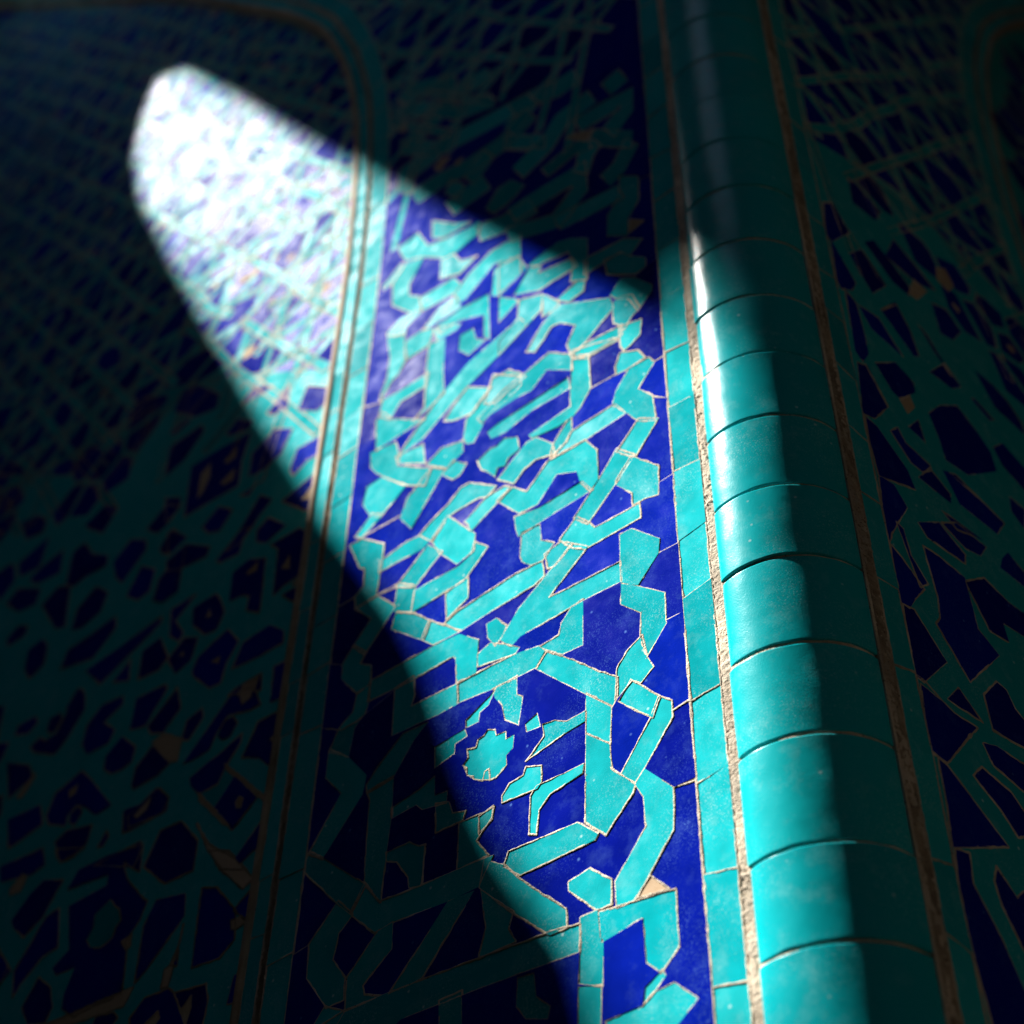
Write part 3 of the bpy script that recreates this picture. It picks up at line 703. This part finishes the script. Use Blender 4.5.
# ------------------------------------------------------------------ one wall: field between colonette and arch, border strips, arch frame, arched panel
def wall_set(W, side, field, field_j, in_b, in_g, in_t, hand):
    # masonry behind the tiles
    bm = bmesh.new()
    for (o0, o1) in ((-.30, -.034),):
        c = [P3(W, s, z, o) for o in (o0, o1) for s, z in ((-.03, -CAMH), (4.6, -CAMH), (4.6, 5.75), (-.03, 5.75))]
        v = [bm.verts.new(q) for q in c]
        for f in ((0, 1, 2, 3), (4, 5, 6, 7), (0, 1, 5, 4), (1, 2, 6, 5), (2, 3, 7, 6), (3, 0, 4, 7)): bm.faces.new([v[i] for i in f])
    bmesh.ops.recalc_face_normals(bm, faces=bm.faces[:])
    o = mesh_obj('masonry_wall', bm, M_BRICK)
    tag(o, side['wall'], 'wall')
    # --- border strip beside the colonette
    t = thing('tile_border', P3(W, .02, ZB), side['border'], 'tile border')
    b0, b1 = side['b']
    bed('grout_bed', W, [(-.012, ZB), (b1 + .001, ZB), (b1 + .001, ZT), (-.012, ZT)], 0.0, M_GROUT, t)
    js = side['bj'][:]
    while js[-1] < ZT - .1: js.append(js[-1] + random.uniform(.082, .096))
    while js[0] > ZB + .1: js.insert(0, js[0] - random.uniform(.085, .10))
    zp = ZB; k0 = 0; bregs = []
    for j in js + [ZT]:
        k1 = random.uniform(-.004, .004)
        reg = [[[(b0, zp + k0), (b1, zp - k0), (b1, j - k1), (b0, j + k1)]]]
        mesh_obj('border_tile', tiles_bm(W, reg, tilt=.012), M_TURQ, t); bregs += reg
        zp = j; k0 = k1
    mesh_obj('grout_pattern', grout_bm(W, edge_set(bregs), .0026), M_GROUT, t, True)
    # --- crumbling mortar line between border and colonette
    # --- mosaic field
    t = thing('mosaic_panel', P3(W, .25, ZB), side['field'], 'mosaic')
    outer = [(b1, ZB)] + [(s - .0006, z) for s, z in ARCH if s < 2.4][0:1] 
    edge = [(s, z) for s, z in ARCH]
    outer = [(b1 + .0006, ZB)] + edge + [(b1 + .0006, ARCH[-1][1])]
    if W is RW: pass
    bed('grout_bed', W, outer, 0.0, M_GROUT, t)
    out = cells(outer, field, field_j)
    for c, nm, mt in side['classes']:
        if out.get(c): put_tiles(nm, W, out[c], mt, t)
    mesh_obj('grout_pattern', grout_bm(W, edge_set([r for l in out.values() for r in l])), M_GROUT, t, True)
    # --- arch frame
    t = thing('arch_frame', P3(W, .5, ZB), side['frame'], 'arch frame')
    A, B = ARCH, offset(ARCH, .0715)
    bm = bmesh.new()
    prof = [(0.0006, 0.0), (.0335, 0.0), (.036, -.004), (.039, -.0045), (.0415, 0.0), (.062, 0.0)]
    offs = [(offset(ARCH, d), o) for d, o in prof]
    rows = []
    for (Q, o) in offs:
        rows.append([bm.verts.new(P3(W, q[0], q[1], o + (noise.noise(Vector((q[1] * 40, q[0] * 40, o * 900))) * .0015 if o < 0 else 0))) for q in Q])
    for a, b in zip(rows, rows[1:]):
        for i in range(len(a) - 1): bm.faces.new((a[i], a[i+1], b[i+1], b[i]))
    bmesh.ops.recalc_face_normals(bm, faces=bm.faces[:])
    mesh_obj('mortar_bed', bm, M_CRACK, t)
    # tan moulding and the step down into the recess
    bm = bmesh.new()
    prof = [(.0612, .0005), (.0618, .0022), (.066, .0032), (.0705, .0024), (.0722, .0005), (.0740, -.0160)]
    rows = []
    for d, o in prof: rows.append([bm.verts.new(P3(W, q[0], q[1], o)) for q in offset(ARCH, d)])
    for a, b in zip(rows, rows[1:]):
        for i in range(len(a) - 1): bm.faces.new((a[i], a[i+1], b[i+1], b[i]))
    bmesh.ops.recalc_face_normals(bm, faces=bm.faces[:])
    mesh_obj('moulding', bm, M_TAN, t, True)
    zz = [z + 1.2 for z in side['ej']]
    while zz[-1] < 6.3: zz.append(zz[-1] + random.uniform(.085, .10))
    while zz[0] > .1: zz.insert(0, zz[0] - random.uniform(.09, .1))
    br = band_tiles(.0008, .0335, zz)
    for r in br: mesh_obj('frame_tile', tiles_bm(W, [r], tilt=.012), M_TURQ, t)
    zz = [z + random.uniform(.0, .06) for z in zz]
    regs = band_tiles(.0425, .0608, zz)
    mesh_obj('narrow_tile_row', tiles_bm(W, regs, tilt=.012), M_TURQ, t)
    mesh_obj('grout_pattern', grout_bm(W, edge_set(br) + edge_set(regs), .0022), M_GROUT, t, True)
    # --- recessed arched panel
    t = thing('arched_panel', P3(W, 1.0, ZB), side['panel'], 'mosaic panel')
    REC = -.0145
    inner = offset(ARCH, .0735)
    outer = [(3.6, ZB)] + [(inner[0][0], ZB)] + [q for q in inner if q[0] < 3.5] + [(3.6, inner[-1][1] + .2)]
    outer = outer[::-1]
    bed('grout_bed', W, outer, REC, M_GROUT if False else M_TAN, t)
    done = [p for p in in_b]
    boxes = [(min(q[0] for q in p), max(q[0] for q in p), min(q[1] for q in p), max(q[1] for q in p)) for p in done]
    rnd = random.Random(21)
    vis = side['vis']
    def inside(s, z):
        if not inpoly(s, z, vis): return False
        return inpoly(s, z, outer)
    zone = side.get('zone')
    gen = voro_cells(.45, 2.9, .1, 5.0, lambda s, z: inside(s, z) and not (zone and inpoly(s, z, zone)), (.066, .078), rnd)
    ip = offset(ARCH, .078)
    def clip(p):
        return all(inpoly(q[0], q[1], outer) for q in p) and clear_of(p, done, .007)
    polys = []
    if zone:
        polys.append(('B', zone))
        for k in range(520):
            q = zone[0]; s_, z_ = rnd.uniform(.5, 2.4), rnd.uniform(1.3, 4.4)
            if inpoly(s_, z_, zone):
                rr_ = rnd.uniform(.006, .013); a = rnd.uniform(0, 3)
                polys.append(('G', [(s_ + math.cos(a + w_) * rr_ * rnd.uniform(.7, 1.2), z_ + math.sin(a + w_) * rr_ * rnd.uniform(.6, 1.1)) for w_ in (0, .9, 1.8, 2.7, 3.6, 4.5, 5.4)]))
        for p in lattice(zone, rnd): polys.append(('T', p))
    for p in in_b:
        polys.append(('B', p))
    for p in gen:
        if clip(p):
            polys.append(('B', p))
            r = rnd.random()
            c = Vector((sum(q[0] for q in p) / len(p), sum(q[1] for q in p) / len(p)))
            if r < .42:
                k = rnd.uniform(.25, .5); a = rnd.uniform(0, 3); ex = rnd.uniform(.35, .8)
                q = []
                for w in range(7):
                    th = w / 7 * 2 * math.pi; rr = k * .026 * rnd.uniform(.75, 1.2)
                    x, y = math.cos(th) * rr, math.sin(th) * rr * ex
                    q.append((c.x + x * math.cos(a) - y * math.sin(a), c.y + x * math.sin(a) + y * math.cos(a)))
                polys.append(('G' if rnd.random() < .6 else 'T', q))
    for p in in_t: polys.append(('T', p))
    for p in in_g: polys.append(('G', p))
    joints = []
    for k in range(260):
        s = rnd.uniform(.55, 2.6); z = rnd.uniform(.2, 4.6)
        if inside(s, z):
            a = rnd.uniform(0, math.pi); l = rnd.uniform(.02, .06)
            joints.append([(s, z), (s + math.cos(a) * l, z + math.sin(a) * l)])
    out = cells(outer, polys, joints)
    def rec(s, z, o): return s, z, o + REC
    for c, nm, mt in (('bg', 'turquoise_tiling', M_TURQ), ('T', 'turquoise_ornament_tiling', M_TURQ), ('B', 'cobalt_tiling', M_BLUE), ('G', 'buff_tiling', M_BUFF)):
        if out.get(c): put_tiles(nm, W, out[c], mt, t, rec)
    mesh_obj('grout_pattern', grout_bm(W, edge_set([r for l in out.values() for r in l]), .0030, warp=rec), M_TAN, t, True)

# left wall -----------------------------------------------------------
LBJ = sorted(onwall(LW, x, y)[1] for x, y in ((676, 348), (683, 401), (685, 467), (692, 532), (700, 588), (706, 693), (712, 775), (720, 872), (727, 986)))
LEJ = sorted(onwall(LW, x, y)[1] for x, y in ((342, 502), (350, 452), (355, 413), (362, 370), (335, 557), (327, 622), (315, 672), (306, 732), (290, 875), (277, 962)))
HAND_L = [onwall(LW, x, y) for x, y in ((-60, 500), (60, 480), (150, 395), (230, 375), (345, 365), (370, 700), (300, 1100), (-80, 1100))]
VIS_L = [(.53, -.1), (.53, 2.0), (.53, 2.3), (.8, 3.4), (2.9, 5.4), (2.9, 3.0), (1.9, 1.2), (1.5, .2)]
side = dict(wall='dark bare masonry behind the tiling left of the colonette', border='narrow strip of turquoise tiles on the sunlit left side of the colonette',
            field='sunlit cobalt and turquoise strapwork mosaic between the colonette and the arch frame on the left',
            frame='turquoise tile and tan moulding frame curving into an arch at upper left',
            panel='blurred recessed mosaic inside the arch at far left, bleached white by glare near its top',
            b=(.0062, .0352), bj=LBJ, ej=LEJ, classes=(('bg', 'cobalt_tiling', M_BLUE), ('T', 'turquoise_strapwork', M_TURQ), ('G', 'buff_tiling', M_BUFF), ('R', 'flower_rosette', M_TURQ)), vis=VIS_L)
def swell(p, d):
    """cut the strap tiles a little fatter"""
    n = len(p); a = sum(p[i][0] * p[(i + 1) % n][1] - p[(i + 1) % n][0] * p[i][1] for i in range(n))
    if a < 0: p = p[::-1]
    out = []
    for i in range(n):
        u = Vector(p[i]) - Vector(p[i - 1]); v = Vector(p[(i + 1) % n]) - Vector(p[i])
        if u.length < 1e-6 or v.length < 1e-6: continue
        n1 = Vector((u.y, -u.x)).normalized(); n2 = Vector((v.y, -v.x)).normalized(); m = n1 + n2
        if m.length < .2: out.append(p[i]); continue
        m.normalize(); out.append(tuple(Vector(p[i]) + m * d / max(.55, m.dot(n1))))
    return out
FT = [swell(p, .0010 + .0010 * max(0, min(1, (min(q[1] for q in p) - .75) / .5))) for p in FT]
fz = [(.040, 1.93), (.25, 1.97), (.46, 2.0)] + [(q[0] - .010, q[1]) for q in ARCH if 2.03 < q[1] < 3.6] + [(.040, 3.6)]
FTL = lattice(fz, random.Random(3), .066, .0140)
zi = [q for q in offset(ARCH, .0775) if 1.62 < q[1] and q[0] < 2.75]
side['zone'] =  zi + [(2.9, 5.2), (2.9, 3.6)] + [onwall(LW, *p) for p in ((-60, 470), (60, 470), (150, 385), (230, 368), (330, 362))]
FT_R = [swell([onwall(LW, 340 + a * 200 / 1024, 580 + b * 200 / 1024) for a, b in [(655,870),(700,860),(710,820),(740,800),(760,770),(795,770),(800,800),(850,780),(850,820),(890,800),(885,860),(850,900),(850,950),(800,1010),(775,1020),(730,1024),(690,1020),(655,1000),(635,950),(660,910)]], .0006)]
c0 = (sum(q[0] for q in FT_R[0]) / len(FT_R[0]), sum(q[1] for q in FT_R[0]) / len(FT_R[0]))
wall_set(LW, side, [('T', p) for p in FTL + FT] + [('G', p) for p in FG] + [('R', FT_R[0])], FJ, LB, LG, LT, HAND_L)

# right wall ----------------------------------------------------------
RBJ = sorted(onwall(RW, x, y)[1] for x, y in ((899, 665), (910, 745), (890, 585), (880, 505), (866, 440), (850, 375), (838, 318), (828, 275), (942, 862), (962, 945)))
HAND_R = [onwall(RW, x, y) for x, y in ((800, 195), (870, 195), (940, 300), (1000, 400), (1040, 480), (1040, 1060), (960, 1060), (880, 560), (830, 290))]
rr = random.Random(5)
gen = voro_cells(.04, .80, .3, 3.2, lambda s, z: .03 < s < (.463 if z < 1.9 else 3), (.056, .066), rr)
FO = [(.036, ZB)] + ARCH + [(.036, ARCH[-1][1])]
rz = [(.042, 1.60), (.20, 1.66), (.46, 1.62)] + [(q[0] - .010, q[1]) for q in ARCH if 1.75 < q[1] < 3.2] + [(.042, 3.2)]
gen = [p for p in gen if all(q[0] > .04 and not inpoly(q[0], q[1], rz) and inpoly(q[0], q[1], FO) for q in p) and clear_of(p, RB, .006)]
fld = [('B', rz)] + [('S', p) for p in lattice(rz, random.Random(8), .074, .0135)] + [('B', p) for p in gen]
for p in gen:
    if rr.random() < .3:
        c = (sum(q[0] for q in p) / len(p), sum(q[1] for q in p) / len(p))
        fld.append(('G', [(c[0] + math.cos(k) * .009 * rr.uniform(.6, 1.2), c[1] + math.sin(k) * .007 * rr.uniform(.6, 1.2)) for k in range(6)]))
fld += [('B', p) for p in RB] + [('G', p) for p in RG]
side = dict(wall='dark bare masonry behind the tiling right of the colonette', border='narrow strip of dark turquoise tiles on the shaded right side of the colonette',
            field='dark shaded mosaic of turquoise straps and near-black cobalt tiles right of the colonette',
            frame='barely visible turquoise arch frame at the right edge of the picture', panel='unlit recessed mosaic inside the right-hand arch',
            b=(.0046, .0330), bj=RBJ, ej=[.4, .5, .6], classes=(('bg', 'turquoise_strapwork', M_TURQ), ('S', 'upper_strapwork', M_TURQ), ('B', 'cobalt_tiling', M_BLUE), ('G', 'buff_tiling', M_BUFF)),
            vis=[(.53, 1.0), (.53, 2.2), (.8, 3.2), (1.4, 3.8), (1.4, 2.4), (.9, 1.0)])
wall_set(RW, side, fld, RJ, [], [], [], None)

# ------------------------------------------------------------------ corner colonette of half-round tiles
t = thing('corner_colonette', COLC + Vector((0, 0, ZB + CAMH)), 'big half-round turquoise colonette of stacked curved tiles on the wall corner', 'colonette')
def arc(a0, a1, n): return [a0 + (a1 - a0) * i / n for i in range(n + 1)]
def ring_surface(bm, r, z, angs, fr=None):
    return [bm.verts.new(COLC + Vector((math.cos(a) * r, math.sin(a) * r, z + CAMH + (fr(a) if fr else 0)))) for a in angs]
bm = bmesh.new()
rows = []
zs = [ZB + i * .01 for i in range(int((ZT - ZB) / .01) + 1)]
angs = arc(R(-172), R(-28), 60)
def core(a, z): return COLR - .0017 + max(-.0012, min(.0006, .0020 * noise.noise(Vector((a * 1.6, z * 16, 1))))) + .0003 * noise.noise(Vector((a * 40, z * 300, 1)))
for z in zs: rows.append([bm.verts.new(COLC + Vector((math.cos(a) * core(a, z), math.sin(a) * core(a, z), z + CAMH))) for a in angs])
for a, b in zip(rows, rows[1:]):
    for i in range(len(a) - 1): bm.faces.new((a[i], a[i + 1], b[i + 1], b[i]))
bmesh.ops.recalc_face_normals(bm, faces=bm.faces[:])
mesh_obj('mortar_core', bm, M_GROUT, t, True)
hz = []
for x, y in ((697.8, 325.8), (702.5, 382.8), (703.3, 446.9), (711, 516.6), (721.5, 586), (728.4, 672.2), (735.2, 763), (746, 870.9), (757.6, 968.8)):
    d = ray(x, y); n = math.hypot(d.x, d.y); hz.append(d.z / n)
hz = sorted(hz)
while hz[-1] < ZT - .1: hz.append(hz[-1] + random.uniform(.087, .095))
while hz[0] > ZB + .1: hz.insert(0, hz[0] - random.uniform(.088, .096))
zs = [ZB] + hz + [ZT]
for i in range(len(zs) - 1):
    z0, z1 = zs[i], zs[i + 1]
    g = random.uniform(.0011, .0019); r0 = COLR + random.uniform(-.0002, .0004); tlt = random.uniform(-.004, .004); sh = Vector((random.uniform(-.0008, .0008), random.uniform(-.0007, .0007), 0))
    w1, w2 = random.uniform(0, 9), random.uniform(0, 9)
    aL = R(-154.5 + random.uniform(-.5, .5)); aR = R(-40.5 + random.uniform(-.5, .5))
    angs = arc(aL, aR, 40)
    bm = bmesh.new(); lay = bm.loops.layers.float_color.new('tile')
    bev = .0009
    prof = [(-.005, 0), (0 - bev, 0), (-bev * .3, bev * .25), (0, bev), (0, bev + .0007), (0, bev + .002)]
    levels = [(z0 + g + d, o) for o, d in prof] + [(z0 + (z1 - z0) * k / 6, 0) for k in range(1, 6)] + [(z1 - g - d, o) for o, d in prof[::-1]]
    rows = []
    for z, o in levels:
        row = []
        for k, a in enumerate(angs):
            e = min(k, len(angs) - 1 - k)
            oe = {0: -.006, 1: -.0009, 2: -.0002}.get(e, 0)
            u = (z - z0) / (z1 - z0)
            ed = .0008 * (noise.noise(Vector((a * 5, z0 * 7 + w1, 0))) * (1 - u) + noise.noise(Vector((a * 5, z1 * 7 + w2, 3))) * u)
            bow = .0002 * math.sin(u * math.pi) + .0003 * noise.noise(Vector((a * 3, z * 25, w1)))
            r = r0 + tlt * (z - z0 - .045) + o + oe + bow
            row.append(bm.verts.new(COLC + sh + Vector((math.cos(a) * r, math.sin(a) * r, z + ed + CAMH))))
        rows.append(row)
    for a, b in zip(rows, rows[1:]):
        for k in range(len(a) - 1): bm.faces.new((a[k], a[k + 1], b[k + 1], b[k]))
    tv = random.random()
    for f in bm.faces:
        for l in f.loops: l[lay] = (tv, .5, .5, 1)
    bmesh.ops.recalc_face_normals(bm, faces=bm.faces[:])
    mesh_obj('curved_tile', bm, M_COL, t, True)
# rough pale mortar filling the two vertical grooves
for W, s0, s1, nm in ((LW, -.0115, .0078, 1), (RW, -.0100, .0058, 2)):
    bm = bmesh.new(); rows = []
    n = int((2.6 - .1) / .0016)
    for k in range(n + 1):
        z = .1 + k * .0016
        row = []
        for j in range(9):
            u = j / 8; s = s0 + (s1 - s0) * u
            q = Vector((s * 260, z * 260, nm * 7.0)); q2 = Vector((s * 900, z * 900, nm * 3.0)); q3 = Vector((s * 60, z * 14, nm * 3.0))
            o = .0004 + .0009 * noise.noise(q) + .0005 * noise.noise(q2) - (.0028 if noise.noise(q3 * 1.9 + Vector((0, 0, 9))) > .22 and noise.noise(q * .8) > .0 else 0)
            if j in (0, 8): o = -.002
            row.append(bm.verts.new(P3(W, s + .0007 * noise.noise(Vector((z * 90, 0, j))), z, o)))
        rows.append(row)
    for a, b in zip(rows, rows[1:]):
        for k in range(8): bm.faces.new((a[k], a[k + 1], b[k + 1], b[k]))
    bmesh.ops.recalc_face_normals(bm, faces=bm.faces[:])
    mesh_obj('mortar_joint', bm, M_CRACK if nm == 2 else M_GROUT, t, True)

# ------------------------------------------------------------------ sun
SUN_AZ, SUN_EL = 176.5, 53.5
SD = Vector((math.cos(R(SUN_AZ)) * math.cos(R(SUN_EL)), math.sin(R(SUN_AZ)) * math.cos(R(SUN_EL)), math.sin(R(SUN_EL))))
# ------------------------------------------------------------------ paving, then unseen blockers added to shape the light: slit wall, back, east, roof
XB = -2.25
def wallpt(x, y): s, z = onwall(LW, x, y); return P3(LW, s, z)
def colpt(x, y):
    d = ray(x, y); a = d.x**2 + d.y**2; b = -2 * (d.x * COLC.x + d.y * COLC.y); c = COLC.x**2 + COLC.y**2 - COLR**2
    D = b * b - 4 * a * c; D = max(D, 0); k = (-b - math.sqrt(D)) / 2 / a; return d * k + Vector((0, 0, CAMH))
LIT_W1 = [(135, 110), (150, 72), (175, 62), (225, 88), (290, 128), (350, 163), (430, 212), (480, 238), (545, 272), (610, 302), (650, 328), (678, 350)]
LIT_C = [(693, 305), (692, 262), (697, 258), (703, 300), (713, 330), (728, 345), (750, 356), (772, 372), (786, 395), (795, 440), (803, 500), (812, 570), (819, 640), (830, 720), (840, 790), (850, 850), (858, 930), (866, 1010), (874, 1080)]
LIT_W2 = [(628, 1090), (612, 1024), (594, 968), (569, 925), (531, 880), (500, 835), (473, 770), (444, 690), (404, 612), (358, 552), (308, 488), (255, 408), (205, 325), (165, 255), (132, 190), (126, 150)]
def toslab(p):
    k = (p.x - XB) / -SD.x; q = p + SD * k; return (q.y, q.z)
SLIT = [toslab(wallpt(*p)) for p in LIT_W1] + [toslab(colpt(*p)) for p in LIT_C] + [toslab(wallpt(*p)) for p in LIT_W2]
print('SLIT', [(round(a, 2), round(b, 2)) for a, b in SLIT])
def slab_with_hole(name, label, outer, hole, tohole, thick_vec, place, mat):
    vs = [Vector(p) for p in outer] + [Vector(p) for p in hole]; no = len(outer)
    fs = [list(range(no))]; es = [(no + i, no + (i + 1) % len(hole)) for i in range(len(hole))]
    V, E, Fc, ov, oe, of = delaunay_2d_cdt(vs, es, fs, 0, 1e-5, True)
    bm = bmesh.new()
    keep = [f for f in Fc if not inpoly(sum(V[i].x for i in f) / 3, sum(V[i].y for i in f) / 3, hole)]
    a = {}; b = {}
    for f in keep:
        for i in f:
            if i not in a: a[i] = bm.verts.new(place(V[i])); b[i] = bm.verts.new(place(V[i]) + thick_vec)
        bm.faces.new([a[i] for i in f]); bm.faces.new([b[i] for i in f][::-1])
    cnt = {}
    for f in keep:
        for p, q in zip(f, f[1:] + f[:1]): cnt.setdefault(frozenset((p, q)), []).append((p, q))
    for k, l in cnt.items():
        if len(l) == 1:
            p, q = l[0]; bm.faces.new((a[q], a[p], b[p], b[q]))
    bmesh.ops.recalc_face_normals(bm, faces=bm.faces[:])
    o = mesh_obj(name, bm, mat)
    return tag(o, label, 'wall')
# added unseen sun blocker; slit follows the lit outline, reveal along the sun
slab_with_hole('sun_blocker', 'unseen blocker wall added to shape the sun patch, with a ragged slanting slit', [(-4.0, 0), (3.2, 0), (3.2, 7.2), (-4.0, 7.2)], SLIT, None, SD * .22, lambda v: Vector((XB, v.x, v.y)), M_BRICK)
def box(name, lo, hi, mat, label=None, cat=None, kind=None):
    bm = bmesh.new(); bmesh.ops.create_cube(bm, size=1)
    for v in bm.verts: v.co = Vector([(lo[i] + hi[i]) / 2 + v.co[i] * (hi[i] - lo[i]) for i in range(3)])
    o = mesh_obj(name, bm, mat); tag(o, label, cat, None, kind); return o
COVER_Z = 7.2
BACKW = [(-2.4, 0), (3.4, 0), (3.4, COVER_Z), (-2.4, COVER_Z)]
box('sky_blocker_back', (-2.6, -3.7, 0), (3.4, -3.4, COVER_Z), M_BRICK, 'unseen masonry wall added behind the viewer to keep out sky light', 'wall')  # added out of view to darken the ambient
box('sky_blocker_east', (3.4, -3.7, 0), (3.7, 4.2, COVER_Z), M_BRICK, 'unseen masonry wall added on the right to keep out sky light', 'wall')  # added enclosure out of view; holds down ambient, returns some sun bounce
SKY_HOLE = [(-2.0, -2.1), (-.6, -2.1), (-.6, -.3), (-2.0, -.3)]  # hole placed for ambient level and the sky stripe on the colonette
o = slab_with_hole('sky_cover', 'added unseen roof over the porch with a small square light well', [(-2.39, -4.0), (3.9, -4.0), (3.9, 4.6), (-2.39, 4.6)], SKY_HOLE, None, Vector((0, 0, .15)), lambda v: Vector((v.x, v.y, COVER_Z)), M_BRICK)  # added cover out of view, shuts off most of the sky
o['category'] = 'sky_cover'
o = box('ground', (-60, -60, -.2), (60, 60, 0), M_GROUND, None, None, 'structure')

# ------------------------------------------------------------------ light
w = bpy.data.worlds.new('World'); SC.world = w; w.use_nodes = True; nt = w.node_tree
sky = nt.nodes.new('ShaderNodeTexSky'); sky.sky_type = 'NISHITA'; sky.sun_disc = False
sky.sun_elevation = R(SUN_EL); sky.sun_rotation = R(90 - SUN_AZ)
nt.links.new(sky.outputs[0], nt.nodes['Background'].inputs[0]); nt.nodes['Background'].inputs[1].default_value = .085
sl = bpy.data.lights.new('sun', 'SUN'); sl.energy = 5.0; sl.angle = R(.85); sl.color = (1, .965, .91)
so = link(bpy.data.objects.new('sun', sl)); so.rotation_euler = SD.to_track_quat('Z', 'Y').to_euler(); so.location = SD * 8
# ------------------------------------------------------------------ camera
cd = bpy.data.cameras.new('camera'); cd.sensor_width = 36; cd.lens = F_PX / 1024 * 36; cd.clip_start = .02; cd.clip_end = 400
co = link(bpy.data.objects.new('camera', cd))
def tw(v): v = Vector(v); return Vector((XC.dot(v), YC.dot(v), UPC.dot(v)))
cx, cy, cz = tw((1, 0, 0)), tw((0, -1, 0)), tw((0, 0, -1))
m = Matrix((( cx.x, cy.x, cz.x, 0), (cx.y, cy.y, cz.y, 0), (cx.z, cy.z, cz.z, CAMH), (0, 0, 0, 1)))
co.matrix_world = m
cd.dof.use_dof = True; cd.dof.focus_distance = 1.33; cd.dof.aperture_fstop = 3.6; cd.dof.aperture_blades = 0
SC.camera = co
SC.render.engine = 'CYCLES'
SC.cycles.use_denoising = True; SC.cycles.max_bounces = 6; SC.cycles.diffuse_bounces = 4; SC.cycles.glossy_bounces = 3
SC.view_settings.view_transform = 'Standard'; SC.view_settings.look = 'None'; SC.view_settings.gamma = 1; SC.view_settings.exposure = 1.7
